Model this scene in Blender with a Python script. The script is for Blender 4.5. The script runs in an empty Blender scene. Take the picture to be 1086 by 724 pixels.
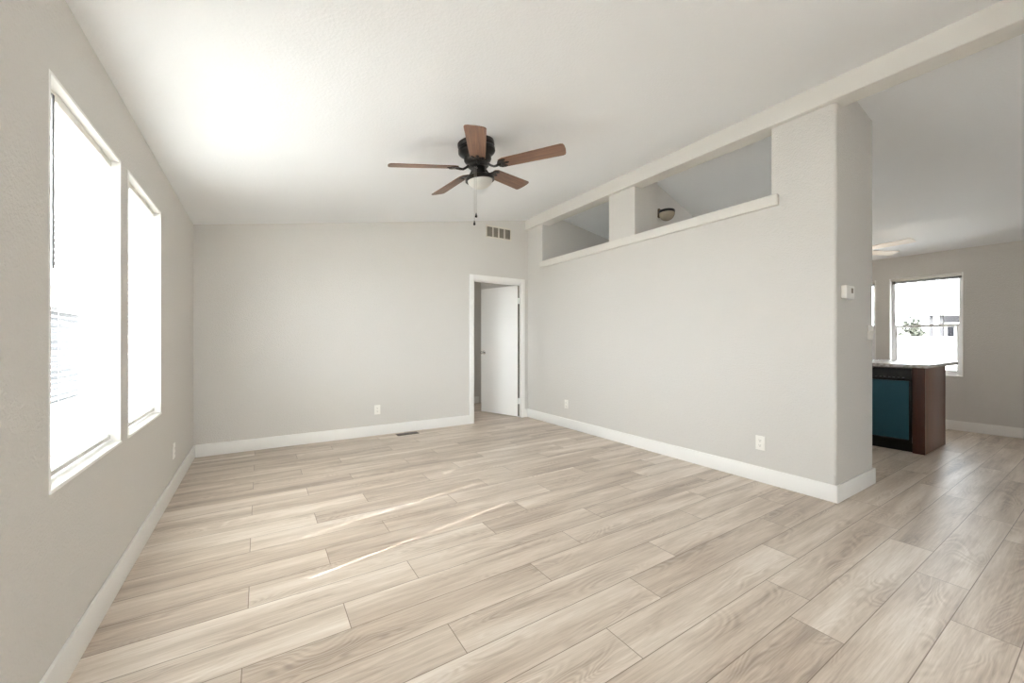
import bpy, bmesh, math, random
from mathutils import Vector, Matrix

# ------------------------------------------------------------------ camera, world, sun, exposure
scene = bpy.context.scene
COL = scene.collection
random.seed(7)
F_PX, YAW, CAM_H = 420.0, math.radians(32.4), 1.15

cd = bpy.data.cameras.new('camera')
cd.sensor_width = 36.0
cd.lens = F_PX / 1086 * 36.0
cd.shift_y = 0.7 / 1086
cd.clip_start = 0.02
cam = bpy.data.objects.new('camera', cd)
COL.objects.link(cam)
cam.location = (0, 0, CAM_H)
cam.rotation_euler = (math.pi / 2, 0, -YAW)
scene.camera = cam

SKY_STRENGTH = 21.0
SUN_STRENGTH = 50.0
world = bpy.data.worlds.new('sky')
scene.world = world
world.use_nodes = True
bg = world.node_tree.nodes['Background']
bg.inputs['Color'].default_value = (0.88, 0.94, 1.0, 1)
bg.inputs['Strength'].default_value = SKY_STRENGTH

sd = bpy.data.lights.new('sun', 'SUN')
sd.energy = SUN_STRENGTH
sd.angle = math.radians(0.25)
sd.color = (1.0, 0.985, 0.965)
sun = bpy.data.objects.new('sun', sd)
COL.objects.link(sun)
sun.location = (-8, -1, 8)
SUN_DIR = Vector((1.11, 0.22, -1.0))
sun.rotation_euler = SUN_DIR.to_track_quat('-Z', 'Y').to_euler()

vs = scene.view_settings
vs.view_transform = 'Standard'
vs.look = 'None'
vs.gamma = 1.0
vs.use_curve_mapping = False
vs.exposure = 0.14
scene.display_settings.display_device = 'sRGB'
cy = scene.cycles
cy.use_denoising = True
cy.max_bounces = 14
cy.diffuse_bounces = 9
cy.glossy_bounces = 4
cy.transparent_max_bounces = 24
cy.transmission_bounces = 8
cy.sample_clamp_indirect = 8.0


def portal(loc, rot, sx, sy, name='daylight_portal'):
    d = bpy.data.lights.new(name, 'AREA')
    d.shape = 'RECTANGLE'
    d.size, d.size_y = sx, sy
    d.cycles.is_portal = True
    o = bpy.data.objects.new(name, d)
    o.location = loc
    o.rotation_euler = rot
    COL.objects.link(o)


# ------------------------------------------------------------------ layout numbers (metres)
XL, XR, XF = -0.565, 3.48, 7.68          # living-room outer wall, dividing wall, far dining wall
YB, YF = 5.03, -4.5                      # back wall, wall behind the camera
YE, XE = 1.15, 4.22                      # end of the dividing wall
BEAM0, BEAM1, BEAMZ = 3.43, 3.60, 2.87


def ceil_l(x):
    return 2.32 + 0.175 * (x - XL)


def ceil_r(x):
    return 2.365 + 0.167 * (XF - x)


# ------------------------------------------------------------------ helpers
def lin(r, g, b):
    def c(v):
        v /= 255.0
        return v / 12.92 if v <= 0.04045 else ((v + 0.055) / 1.055) ** 2.4
    return (c(r), c(g), c(b), 1)


def new_mat(name):
    m = bpy.data.materials.new(name)
    m.use_nodes = True
    nt = m.node_tree
    return m, nt, nt.nodes['Principled BSDF']


def N(nt, typ, **kw):
    n = nt.nodes.new(typ)
    for k, v in kw.items():
        setattr(n, k, v)
    return n


def simple(name, col, rough=0.5, metal=0.0, spec=0.5, noise=None, bump=None, coat=0.0):
    m, nt, p = new_mat(name)
    p.inputs['Base Color'].default_value = col
    p.inputs['Roughness'].default_value = rough
    p.inputs['Metallic'].default_value = metal
    p.inputs['Specular IOR Level'].default_value = spec
    p.inputs['Coat Weight'].default_value = coat
    tc = N(nt, 'ShaderNodeTexCoord')
    if noise:
        sc, amt = noise
        nz = N(nt, 'ShaderNodeTexNoise')
        nz.inputs['Scale'].default_value = sc
        nz.inputs['Detail'].default_value = 4
        nt.links.new(tc.outputs['Object'], nz.inputs['Vector'])
        mx = N(nt, 'ShaderNodeMix', data_type='RGBA')
        mx.inputs['A'].default_value = tuple(c * (1 - amt) for c in col[:3]) + (1,)
        mx.inputs['B'].default_value = tuple(min(1, c * (1 + amt)) for c in col[:3]) + (1,)
        nt.links.new(nz.outputs['Fac'], mx.inputs['Factor'])
        nt.links.new(mx.outputs['Result'], p.inputs['Base Color'])
    if bump:
        sc, st, dist = bump
        nz = N(nt, 'ShaderNodeTexNoise')
        nz.inputs['Scale'].default_value = sc
        nz.inputs['Detail'].default_value = 3
        nz.inputs['Roughness'].default_value = 0.55
        nt.links.new(tc.outputs['Object'], nz.inputs['Vector'])
        rp = N(nt, 'ShaderNodeValToRGB')
        rp.color_ramp.elements[0].position = 0.38
        rp.color_ramp.elements[1].position = 0.66
        nt.links.new(nz.outputs['Fac'], rp.inputs['Fac'])
        b = N(nt, 'ShaderNodeBump')
        b.inputs['Strength'].default_value = st
        b.inputs['Distance'].default_value = dist
        nt.links.new(rp.outputs['Color'], b.inputs['Height'])
        nt.links.new(b.outputs['Normal'], p.inputs['Normal'])
    return m


def wood(name, c0, c1, axis_scale=(1, 1, 1), scale=1.0, rough=0.4, coat=0.0):
    m, nt, p = new_mat(name)
    tc = N(nt, 'ShaderNodeTexCoord')
    mp = N(nt, 'ShaderNodeMapping')
    mp.inputs['Scale'].default_value = axis_scale
    nt.links.new(tc.outputs['Object'], mp.inputs['Vector'])
    nz = N(nt, 'ShaderNodeTexNoise')
    nz.inputs['Scale'].default_value = scale
    nz.inputs['Detail'].default_value = 6
    nz.inputs['Roughness'].default_value = 0.6
    nz.inputs['Distortion'].default_value = 0.6
    nt.links.new(mp.outputs['Vector'], nz.inputs['Vector'])
    rp = N(nt, 'ShaderNodeValToRGB')
    rp.color_ramp.elements[0].position = 0.3
    rp.color_ramp.elements[0].color = c0
    rp.color_ramp.elements[1].position = 0.7
    rp.color_ramp.elements[1].color = c1
    nt.links.new(nz.outputs['Fac'], rp.inputs['Fac'])
    nt.links.new(rp.outputs['Color'], p.inputs['Base Color'])
    p.inputs['Roughness'].default_value = rough
    p.inputs['Coat Weight'].default_value = coat
    return m


# ------------------------------------------------------------------ materials
M = {}
M['wall'] = simple('greige_wall_paint', lin(214, 211, 206), 0.72, spec=0.3, bump=(95, 0.45, 0.004))
M['ceiling'] = simple('white_ceiling_texture', lin(244, 246, 248), 0.85, spec=0.2, bump=(70, 0.2, 0.003))
M['beam'] = simple('beam_paint', lin(222, 219, 213), 0.7, spec=0.3, bump=(95, 0.2, 0.002))
M['trim'] = simple('white_trim_paint', lin(244, 243, 240), 0.42, noise=(9, 0.01))
M['door'] = simple('white_door_paint', lin(244, 243, 240), 0.4, noise=(5, 0.01))
M['gap_shade'] = simple('hinge_gap_shade', lin(92, 84, 74), 0.8, noise=(30, 0.15))  # dark tone standing for shade in the door's hinge gap
M['vinyl'] = simple('white_vinyl', lin(240, 240, 240), 0.35, noise=(12, 0.01))
M['plastic'] = simple('white_plastic', lin(243, 241, 235), 0.3, noise=(40, 0.01))
M['rail'] = simple('grey_white_rail', lin(206, 205, 202), 0.4, noise=(40, 0.01))
M['slot'] = simple('dark_slot', lin(40, 38, 36), 0.6, noise=(60, 0.1))
M['bronze'] = simple('oil_rubbed_bronze', lin(38, 36, 34), 0.36, metal=0.7, noise=(25, 0.25))
M['brass'] = simple('aged_brass', lin(92, 74, 48), 0.32, metal=0.9, noise=(30, 0.2))
M['chrome'] = simple('brushed_nickel', lin(190, 188, 184), 0.25, metal=1.0, noise=(30, 0.05))
M['vent_paint'] = simple('ivory_vent_paint', lin(222, 216, 204), 0.45, noise=(20, 0.02))
M['duct'] = simple('duct_dark', lin(142, 134, 122), 0.8, noise=(14, 0.2))
M['register'] = simple('brown_register_metal', lin(92, 80, 68), 0.45, metal=0.4, noise=(40, 0.1))
M['blade'] = wood('walnut_blade', lin(84, 60, 46), lin(130, 96, 75), (3, 60, 20), 1.0, 0.45)
M['pale_blade'] = wood('whitewashed_blade', lin(214, 202, 188), lin(232, 222, 210), (3, 40, 20), 1.0, 0.4)
M['cabinet'] = wood('cherry_cabinet', lin(74, 36, 22), lin(106, 56, 36), (22, 22, 2.2), 1.0, 0.3, 0.3)
M['cabinet_dark'] = wood('cherry_cabinet_stile', lin(52, 24, 15), lin(78, 38, 24), (24, 24, 2.2), 1.0, 0.3, 0.3)
M['appliance_black'] = simple('appliance_black', lin(14, 14, 15), 0.22, noise=(15, 0.1))
M['appliance_teal'] = simple('teal_appliance_panel', lin(30, 80, 96), 0.38, metal=0.25, noise=(4, 0.06))
M['button'] = simple('grey_button', lin(120, 120, 120), 0.4, noise=(50, 0.05))
M['stucco'] = simple('white_stucco', lin(228, 226, 222), 0.9, bump=(40, 0.4, 0.01))
M['shed'] = simple('grey_shed_board', lin(22, 22, 24), 0.8, noise=(8, 0.1))
M['shed_roof'] = simple('shed_roof', lin(36, 35, 34), 0.8, noise=(8, 0.1))
M['house_wall'] = simple('neighbour_wall', lin(62, 61, 64), 0.85, noise=(6, 0.06))
M['house_dark'] = simple('neighbour_dark_timber', lin(30, 29, 31), 0.8, noise=(10, 0.1))
M['house_trim'] = simple('neighbour_trim', lin(200, 198, 194), 0.7, noise=(6, 0.03))
M['house_roof'] = simple('neighbour_roof', lin(190, 186, 180), 0.8, noise=(10, 0.05))
M['house_glass'] = simple('neighbour_glass', lin(20, 19, 24), 0.25, noise=(6, 0.1))
M['leaf'] = simple('bush_leaf', lin(34, 36, 26), 0.7, noise=(12, 0.4))
M['bark'] = simple('bark', lin(60, 48, 36), 0.9, noise=(30, 0.3))
M['wire'] = simple('black_cable', lin(30, 30, 32), 0.6, noise=(30, 0.1))
M['yard'] = simple('concrete_yard', lin(200, 198, 194), 0.9, noise=(0.8, 0.08))
M['chain'] = simple('steel_chain', lin(170, 168, 164), 0.35, metal=0.6, noise=(100, 0.05))
M['cord'] = simple('white_cord', lin(225, 225, 222), 0.7, noise=(100, 0.03))


def quartz():
    m, nt, p = new_mat('speckled_quartz')
    tc = N(nt, 'ShaderNodeTexCoord')
    v = N(nt, 'ShaderNodeTexNoise')
    v.inputs['Scale'].default_value = 35
    v.inputs['Detail'].default_value = 8
    nt.links.new(tc.outputs['Object'], v.inputs['Vector'])
    rp = N(nt, 'ShaderNodeValToRGB')
    e = rp.color_ramp.elements
    e[0].position, e[0].color = 0.36, lin(168, 162, 154)
    e[1].position, e[1].color = 0.56, lin(222, 220, 216)
    nt.links.new(v.outputs['Fac'], rp.inputs['Fac'])
    nt.links.new(rp.outputs['Color'], p.inputs['Base Color'])
    p.inputs['Roughness'].default_value = 0.15
    return m


M['quartz'] = quartz()


def glass_pane():
    m = bpy.data.materials.new('window_glass')
    m.use_nodes = True
    nt = m.node_tree
    nt.nodes.clear()
    out = N(nt, 'ShaderNodeOutputMaterial')
    mix = N(nt, 'ShaderNodeMixShader')
    fr = N(nt, 'ShaderNodeFresnel')
    fr.inputs['IOR'].default_value = 1.12
    tr = N(nt, 'ShaderNodeBsdfTransparent')
    tr.inputs['Color'].default_value = (0.97, 0.985, 0.98, 1)
    gl = N(nt, 'ShaderNodeBsdfGlossy')
    gl.inputs['Roughness'].default_value = 0.02
    nt.links.new(fr.outputs[0], mix.inputs[0])
    nt.links.new(tr.outputs[0], mix.inputs[1])
    nt.links.new(gl.outputs[0], mix.inputs[2])
    nt.links.new(mix.outputs[0], out.inputs['Surface'])
    return m


def translucent(name, col, frac, rough=0.4):
    m, nt, p = new_mat(name)
    out = nt.nodes['Material Output']
    tc = N(nt, 'ShaderNodeTexCoord')
    nz = N(nt, 'ShaderNodeTexNoise')
    nz.inputs['Scale'].default_value = 20
    nt.links.new(tc.outputs['Object'], nz.inputs['Vector'])
    mx = N(nt, 'ShaderNodeMix', data_type='RGBA')
    mx.inputs['A'].default_value = col
    mx.inputs['B'].default_value = tuple(c * 0.97 for c in col[:3]) + (1,)
    nt.links.new(nz.outputs['Fac'], mx.inputs['Factor'])
    nt.links.new(mx.outputs['Result'], p.inputs['Base Color'])
    p.inputs['Roughness'].default_value = rough
    tl = N(nt, 'ShaderNodeBsdfTranslucent')
    nt.links.new(mx.outputs['Result'], tl.inputs['Color'])
    mix = N(nt, 'ShaderNodeMixShader')
    mix.inputs[0].default_value = frac
    nt.links.new(p.outputs[0], mix.inputs[1])
    nt.links.new(tl.outputs[0], mix.inputs[2])
    nt.links.new(mix.outputs[0], out.inputs['Surface'])
    return m


M['glass'] = glass_pane()
M['slat'] = translucent('white_vinyl_slat', lin(243, 243, 241), 0.25)
M['frosted'] = translucent('frosted_glass', lin(240, 238, 232), 0.35, 0.3)
M['amber'] = translucent('amber_glass', lin(160, 148, 130), 0.2, 0.2)
M['clear_wand'] = simple('smoky_plastic_wand', lin(84, 83, 84), 0.3, noise=(30, 0.05))


def floor_material():
    m, nt, p = new_mat('oak_vinyl_plank')
    L = nt.links.new
    uv = N(nt, 'ShaderNodeUVMap', uv_map='plank')      # metres inside the plank: along, across
    at = N(nt, 'ShaderNodeAttribute', attribute_name='plank_seed')
    sep = N(nt, 'ShaderNodeSeparateXYZ')
    L(uv.outputs['UV'], sep.inputs[0])
    sc = N(nt, 'ShaderNodeSeparateColor')
    L(at.outputs['Color'], sc.inputs[0])

    def math_(op, a, b=None, c=None):
        n = N(nt, 'ShaderNodeMath', operation=op)
        for i, v in enumerate((a, b, c)):
            if v is None:
                continue
            if hasattr(v, 'is_output'):
                L(v, n.inputs[i])
            else:
                n.inputs[i].default_value = v
        return n.outputs[0]

    def vec(x, y, z):
        n = N(nt, 'ShaderNodeCombineXYZ')
        for i, v in enumerate((x, y, z)):
            if hasattr(v, 'is_output'):
                L(v, n.inputs[i])
            else:
                n.inputs[i].default_value = v
        return n.outputs[0]

    def noise(v, scale, detail, rough=0.55, dist=0.0):
        n = N(nt, 'ShaderNodeTexNoise')
        L(v, n.inputs['Vector'])
        n.inputs['Scale'].default_value = scale
        n.inputs['Detail'].default_value = detail
        n.inputs['Roughness'].default_value = rough
        n.inputs['Distortion'].default_value = dist
        return n.outputs['Fac']

    s1 = math_('MULTIPLY', sc.outputs[0], 40.0)
    s2 = math_('MULTIPLY', sc.outputs[1], 40.0)
    u, v = sep.outputs[0], sep.outputs[1]
    us, vs_ = math_('ADD', u, s1), math_('ADD', v, s2)
    # broad light and dark bands along the board
    band = noise(vec(math_('MULTIPLY', us, 0.9), math_('MULTIPLY', vs_, 9.0), 0.0), 1.0, 2.5, 0.5, 0.4)
    # cathedral rings: contour lines of a stretched field
    fld = noise(vec(math_('MULTIPLY', us, 1.6), math_('MULTIPLY', vs_, 7.0), 3.0), 1.0, 1.5, 0.45, 0.5)
    ring = math_('SINE', math_('MULTIPLY', fld, 140.0))
    ring = math_('MULTIPLY_ADD', ring, 0.5, 0.5)
    msk = noise(vec(math_('MULTIPLY', us, 1.7), math_('MULTIPLY', vs_, 8.0), 9.0), 1.0, 2.0)
    mr = N(nt, 'ShaderNodeMapRange')
    mr.inputs['From Min'].default_value, mr.inputs['From Max'].default_value = 0.46, 0.64
    L(msk, mr.inputs['Value'])
    ring = math_('MULTIPLY', ring, mr.outputs[0])
    # fine fibres
    fib = noise(vec(math_('MULTIPLY', us, 8.0), math_('MULTIPLY', vs_, 210.0), 0.0), 1.0, 3.0, 0.6)
    fib2 = noise(vec(math_('MULTIPLY', us, 3.0), math_('MULTIPLY', vs_, 60.0), 5.0), 1.0, 4.0, 0.65, 0.8)
    t = math_('MULTIPLY_ADD', math_('SUBTRACT', band, 0.5), 1.35, 0.52)
    t = math_('MULTIPLY_ADD', math_('SUBTRACT', fib2, 0.5), 0.75, t)
    t = math_('MULTIPLY_ADD', math_('SUBTRACT', fib, 0.5), 0.5, t)
    t = math_('MULTIPLY_ADD', ring, -0.23, t)
    t = math_('MULTIPLY_ADD', math_('SUBTRACT', sc.outputs[2], 0.5), 0.30, t)
    rp = N(nt, 'ShaderNodeValToRGB')
    e = rp.color_ramp.elements
    e[0].position, e[0].color = 0.0, lin(153, 138, 125)
    e[1].position, e[1].color = 1.0, lin(232, 223, 213)
    x = e.new(0.32); x.color = lin(185, 170, 155)
    x = e.new(0.62); x.color = lin(208, 195, 181)
    L(t, rp.inputs['Fac'])
    # seams
    v2 = math_('SUBTRACT', 0.1825, v)
    u2 = math_('SUBTRACT', 1.24, u)
    d = math_('MINIMUM', math_('MINIMUM', v, v2), math_('MINIMUM', u, u2))
    ms = N(nt, 'ShaderNodeMapRange')
    ms.inputs['From Min'].default_value, ms.inputs['From Max'].default_value = 0.0007, 0.0022
    L(d, ms.inputs['Value'])
    mx = N(nt, 'ShaderNodeMix', data_type='RGBA')
    mx.inputs['A'].default_value = lin(122, 106, 92)
    L(ms.outputs[0], mx.inputs['Factor'])
    L(rp.outputs['Color'], mx.inputs['B'])
    L(mx.outputs['Result'], p.inputs['Base Color'])
    p.inputs['Roughness'].default_value = 0.42
    rr = N(nt, 'ShaderNodeMapRange')
    rr.inputs['To Min'].default_value, rr.inputs['To Max'].default_value = 0.31, 0.43
    L(fib2, rr.inputs['Value'])
    L(rr.outputs[0], p.inputs['Roughness'])
    b = N(nt, 'ShaderNodeBump')
    b.inputs['Strength'].default_value = 0.25
    b.inputs['Distance'].default_value = 0.001
    L(math_('MULTIPLY_ADD', fib2, 0.25, ms.outputs[0]), b.inputs['Height'])
    L(b.outputs['Normal'], p.inputs['Normal'])
    return m


M['floor'] = floor_material()


# ------------------------------------------------------------------ mesh builder
class MB:
    def __init__(self):
        self.bm = bmesh.new()

    def hexa(self, c):
        v = [self.bm.verts.new(p) for p in c]
        for f in ((0, 3, 2, 1), (4, 5, 6, 7), (0, 1, 5, 4), (1, 2, 6, 5), (2, 3, 7, 6), (3, 0, 4, 7)):
            self.bm.faces.new([v[i] for i in f])
        return self

    def box(self, x0, x1, y0, y1, z0, z1):
        return self.hexa([(x0, y0, z0), (x1, y0, z0), (x1, y1, z0), (x0, y1, z0),
                          (x0, y0, z1), (x1, y0, z1), (x1, y1, z1), (x0, y1, z1)])

    def bbox(self, x0, x1, y0, y1, z0, z1, r=0.003, seg=2, mat=None):
        t = bmesh.new()
        g = bmesh.ops.create_cube(t, size=1)
        bmesh.ops.scale(t, vec=(x1 - x0, y1 - y0, z1 - z0), verts=t.verts)
        bmesh.ops.translate(t, vec=((x0 + x1) / 2, (y0 + y1) / 2, (z0 + z1) / 2), verts=t.verts)
        bmesh.ops.bevel(t, geom=t.edges[:], offset=r, segments=seg, affect='EDGES', profile=0.5)
        return self.merge(t, mat)

    def merge(self, t, mat=None):
        if mat is not None:
            t.transform(mat)
        me = bpy.data.meshes.new('tmp')
        t.to_mesh(me)
        t.free()
        self.bm.from_mesh(me)
        bpy.data.meshes.remove(me)
        return self

    def prism(self, pts, lo, hi, axis='z'):
        """polygon pts (2-D) extruded along an axis from lo to hi"""
        def P(a, b, h):
            return {'z': (a, b, h), 'y': (a, h, b), 'x': (h, a, b)}[axis]
        A = [self.bm.verts.new(P(a, b, lo)) for a, b in pts]
        B = [self.bm.verts.new(P(a, b, hi)) for a, b in pts]
        n = len(pts)
        self.bm.faces.new(A[::-1])
        self.bm.faces.new(B)
        for i in range(n):
            self.bm.faces.new((A[i], A[(i + 1) % n], B[(i + 1) % n], B[i]))
        return self

    def plan(self, pts, z0, top):
        A = [self.bm.verts.new((x, y, z0 if not callable(z0) else z0(x))) for x, y in pts]
        B = [self.bm.verts.new((x, y, top(x))) for x, y in pts]
        n = len(pts)
        self.bm.faces.new(A[::-1])
        self.bm.faces.new(B)
        for i in range(n):
            self.bm.faces.new((A[i], A[(i + 1) % n], B[(i + 1) % n], B[i]))
        return self

    def lathe(self, prof, seg=40, mat=None):
        """prof: list of (r, z) about z"""
        t = bmesh.new()
        rings = []
        for r, z in prof:
            if r < 1e-5:
                rings.append([t.verts.new((0, 0, z))])
            else:
                rings.append([t.verts.new((r * math.cos(2 * math.pi * i / seg), r * math.sin(2 * math.pi * i / seg), z)) for i in range(seg)])
        for a, b in zip(rings, rings[1:]):
            for i in range(seg):
                j = (i + 1) % seg
                if len(a) == 1 and len(b) == 1:
                    continue
                if len(a) == 1:
                    t.faces.new((a[0], b[j], b[i]))
                elif len(b) == 1:
                    t.faces.new((a[i], a[j], b[0]))
                else:
                    t.faces.new((a[i], a[j], b[j], b[i]))
        return self.merge(t, mat)

    def tube(self, pts, r, seg=8):
        pts = [Vector(p) for p in pts]
        rings = []
        n = len(pts)
        rad = r if isinstance(r, (list, tuple)) else [r] * n
        ref = Vector((0, 0, 1))
        for i, p in enumerate(pts):
            d = (pts[min(i + 1, n - 1)] - pts[max(i - 1, 0)]).normalized()
            a = d.cross(ref)
            if a.length < 1e-3:
                a = d.cross(Vector((1, 0, 0)))
            a.normalize()
            b = d.cross(a)
            rings.append([self.bm.verts.new(p + rad[i] * (math.cos(2 * math.pi * k / seg) * a + math.sin(2 * math.pi * k / seg) * b)) for k in range(seg)])
        for A, B in zip(rings, rings[1:]):
            for k in range(seg):
                self.bm.faces.new((A[k], A[(k + 1) % seg], B[(k + 1) % seg], B[k]))
        self.bm.faces.new(rings[0][::-1])
        self.bm.faces.new(rings[-1])
        return self

    def build(self, name, mat, parent=None, smooth=False, bevel=0.0, angle=35):
        bmesh.ops.recalc_face_normals(self.bm, faces=self.bm.faces[:])
        me = bpy.data.meshes.new(name)
        self.bm.to_mesh(me)
        self.bm.free()
        me.materials.append(mat)
        o = bpy.data.objects.new(name, me)
        COL.objects.link(o)
        if parent is not None:
            o.parent = parent
        if smooth:
            for p in me.polygons:
                p.use_smooth = True
            me.set_sharp_from_angle(angle=math.radians(angle))
        if bevel:
            md = o.modifiers.new('bevel', 'BEVEL')
            md.width = bevel
            md.segments = 3
            md.limit_method = 'ANGLE'
            for p in me.polygons:
                p.use_smooth = True
            me.set_sharp_from_angle(angle=math.radians(60))
        return o


def tag(o, label, cat, group=None, kind=None):
    o['label'] = label
    o['category'] = cat
    if group:
        o['group'] = group
    if kind:
        o['kind'] = kind
    return o


def empty(name, loc=(0, 0, 0), rot=None):
    o = bpy.data.objects.new(name, None)
    o.empty_display_size = 0.1
    o.location = loc
    if rot is not None:
        o.rotation_euler = rot
    COL.objects.link(o)
    return o


def struct(o, label, cat):
    return tag(o, label, cat, kind='structure')


def wall_cells(mb, axis, p0, p1, us, z0, top, holes):
    """wall slab between p0 and p1 (thickness), running along us, with rectangular holes (u0,u1,z0,z1)"""
    U = sorted(set([us[0], us[1]] + [h[0] for h in holes] + [h[1] for h in holes] + list(us[2:])))
    for a, b in zip(U, U[1:]):
        hs = sorted([h for h in holes if h[0] <= a + 1e-6 and h[1] >= b - 1e-6], key=lambda h: h[2])
        z = z0
        spans = []
        for h in hs:
            if h[2] > z + 1e-6:
                spans.append((z, z, h[2], h[2]))
            z = h[3]
        if z < min(top(a), top(b)) - 1e-6:
            spans.append((z, z, top(a), top(b)))
        for la, lb, ha, hb in spans:
            if axis == 'x':     # runs along x, thickness in y
                mb.hexa([(a, p0, la), (b, p0, lb), (b, p1, lb), (a, p1, la), (a, p0, ha), (b, p0, hb), (b, p1, hb), (a, p1, ha)])
            else:
                mb.hexa([(p0, a, la), (p1, a, la), (p1, b, lb), (p0, b, lb), (p0, a, ha), (p1, a, ha), (p1, b, hb), (p0, b, hb)])
    return mb


# ------------------------------------------------------------------ the shell
W1 = (1.840, 2.600, 0.667, 2.015)
WN = (-3.70, -2.90, 0.667, 2.015)      # same wall, unseen behind the camera, added as daylight fill
W2 = (2.720, 3.500, 0.667, 2.020)
WB = (5.85, 6.35, 1.00, 2.035)          # bedroom beyond the door
F1 = (1.200, 1.915, 0.700, 2.060)
F2 = (2.060, 2.775, 0.700, 2.060)
FH = (3.85, 4.55, 0.90, 2.060)  # unseen window added to brighten the room behind the openings
TL = 0.14

mb = MB()
wall_cells(mb, 'y', XL - TL, XL, (YF - 0.14, 6.80), -0.1, lambda y: 2.52, [W1, W2, WN, WB])
struct(mb.build('wall_left', M['wall']), 'greige textured wall holding the two tall bright windows', 'wall')

DOOR = (2.540, 3.370, -0.1, 2.040)
mb = MB()
wall_cells(mb, 'x', YB, YB + 0.115, (XL, XR), -0.1, ceil_l, [DOOR])
struct(mb.build('wall_back', M['wall']), 'greige back wall with the white door and air vent', 'wall')

OP1 = (3.34, 4.655, 2.30, BEAMZ)
OP2 = (1.575, 2.96, 2.30, BEAMZ)
XT = 3.87
mb = MB()
wall_cells(mb, 'y', XR, XT, (YE + 0.42, YB + 0.115), -0.1, lambda y: BEAMZ, [OP1, (OP2[0], OP2[1], 2.30, BEAMZ)])
for (a, b) in ((1.575, 1.575), (2.96, 3.34), (4.655, YB + 0.115)):
    if b > a:
        mb.hexa([(BEAM1, a, BEAMZ), (XT, a, BEAMZ), (XT, b, BEAMZ), (BEAM1, b, BEAMZ),
                 (BEAM1, a, ceil_r(BEAM1)), (XT, a, ceil_r(XT)), (XT, b, ceil_r(XT)), (BEAM1, b, ceil_r(BEAM1))])
# thick end of the wall


def arc(cx, cy, r, a0, a1, n=6):
    return [(cx + r * math.cos(math.radians(a0 + (a1 - a0) * i / n)), cy + r * math.sin(math.radians(a0 + (a1 - a0) * i / n))) for i in range(n + 1)]


RB = 0.022
mb.plan(arc(XR + RB, YE + RB, RB, 180, 270) + arc(XE - RB, YE + RB, RB, 270, 360) + [(XE, YE + 0.42), (XR, YE + 0.42)], -0.1, lambda x: BEAMZ)
mb.plan([(BEAM1, YE)] + arc(XE - RB, YE + RB, RB, 270, 360) + [(XE, YE + 0.42), (BEAM1, YE + 0.42)], BEAMZ, ceil_r)
wr = mb.build('wall_right', M['wall'], smooth=True, angle=40)
struct(wr, 'greige dividing wall with two high openings and thick end', 'wall')

# far dining and kitchen walls
mb = MB()
wall_cells(mb, 'y', XF, XF + 0.14, (YF - 0.14, 6.80), -0.1, lambda y: ceil_r(XF), [F1, F2, FH])
struct(mb.build('wall_dining', M['wall']), 'shaded taupe wall with the dining window', 'wall')
mb = MB()
KW = 0.18                                   # this wall runs slightly askew
def kwall(x):
    return 2.99 + KW * (x - XT)


mb.plan([(XT - 0.01, kwall(XT - 0.01)), (XF, kwall(XF)), (XF, kwall(XF) + 0.11), (XT - 0.01, kwall(XT - 0.01) + 0.11)], -0.1, ceil_r)
struct(mb.build('wall_kitchen', M['wall']), 'greige kitchen wall behind the high opening, carrying a bronze light', 'wall')
mb = MB()
wall_cells(mb, 'x', 4.66, 4.76, (XT, XF), -0.1, ceil_r, [])
struct(mb.build('wall_hall', M['wall']), 'greige wall seen through the smaller high opening', 'wall')
# wall behind the camera with two windows added as daylight fill
FRA, FRB = (0.3, 1.9, 0.85, 2.05), (4.5, 5.1, 0.85, 2.05)
mb = MB()
wall_cells(mb, 'x', YF - 0.14, YF, (XL, 3.5), -0.1, ceil_l, [FRA])
wall_cells(mb, 'x', YF - 0.14, YF, (3.5, XF), -0.1, ceil_r, [FRB])
struct(mb.build('wall_front', M['wall']), 'greige wall behind the camera', 'wall')
mb = MB()  # unseen block added to keep fill light off the beam end and floor
mb.plan([(2.35, YF), (XR + 0.115, YF), (XR + 0.115, -0.60), (2.35, -0.60)], -0.1, lambda x: min(ceil_l(x), BEAMZ + 0.1))
struct(mb.build('wall_shade_block', M['wall']), 'unseen greige block added behind the camera to shade the beam end and floor', 'wall')
mb = MB()
wall_cells(mb, 'x', 6.66, 6.80, (XL, XF), -0.1, lambda x: 2.45, [])
wall_cells(mb, 'y', XR + 0.05, XR + 0.17, (YB + 0.115, 6.66), -0.1, lambda y: 2.45, [])
struct(mb.build('wall_bedroom', M['wall']), 'pale wall of the room beyond the open door', 'wall')

# ceilings
mb = MB()
xe = 3.515
mb.prism([(XL, ceil_l(XL)), (xe, ceil_l(xe)), (xe, ceil_l(xe) + 0.25), (XL, ceil_l(XL) + 0.25)], YF - 0.14, YB + 0.115, 'y')
mb.prism([(xe, ceil_r(xe)), (XF, ceil_r(XF)), (XF, ceil_r(XF) + 0.25), (xe, ceil_r(xe) + 0.25)], YF - 0.14, YB + 0.115, 'y')
mb.box(XL, XF, YB + 0.115, 6.80, 2.45, 2.6)
struct(mb.build('ceiling', M['ceiling']), 'white textured ceiling sloping up to the beam', 'ceiling')

# beam at the ridge
mb = MB()
zt = 3.06
mb.prism([(BEAM0, BEAMZ), (BEAM1, BEAMZ), (BEAM1, zt), (BEAM0, zt - 0.02)], YF, YB + 0.05, 'y')
struct(mb.build('trim_1', M['beam'], bevel=0.008), 'long painted ridge beam along the top of the dividing wall', 'beam')
# ledge under the high openings
mb = MB()
mb.bbox(XR - 0.032, XR + 0.004, 1.52, 4.70, 2.237, 2.330, 0.012, 3)
struct(mb.build('trim_2', M['beam'], smooth=True), 'long pale ledge board under the two high openings', 'trim')

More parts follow.
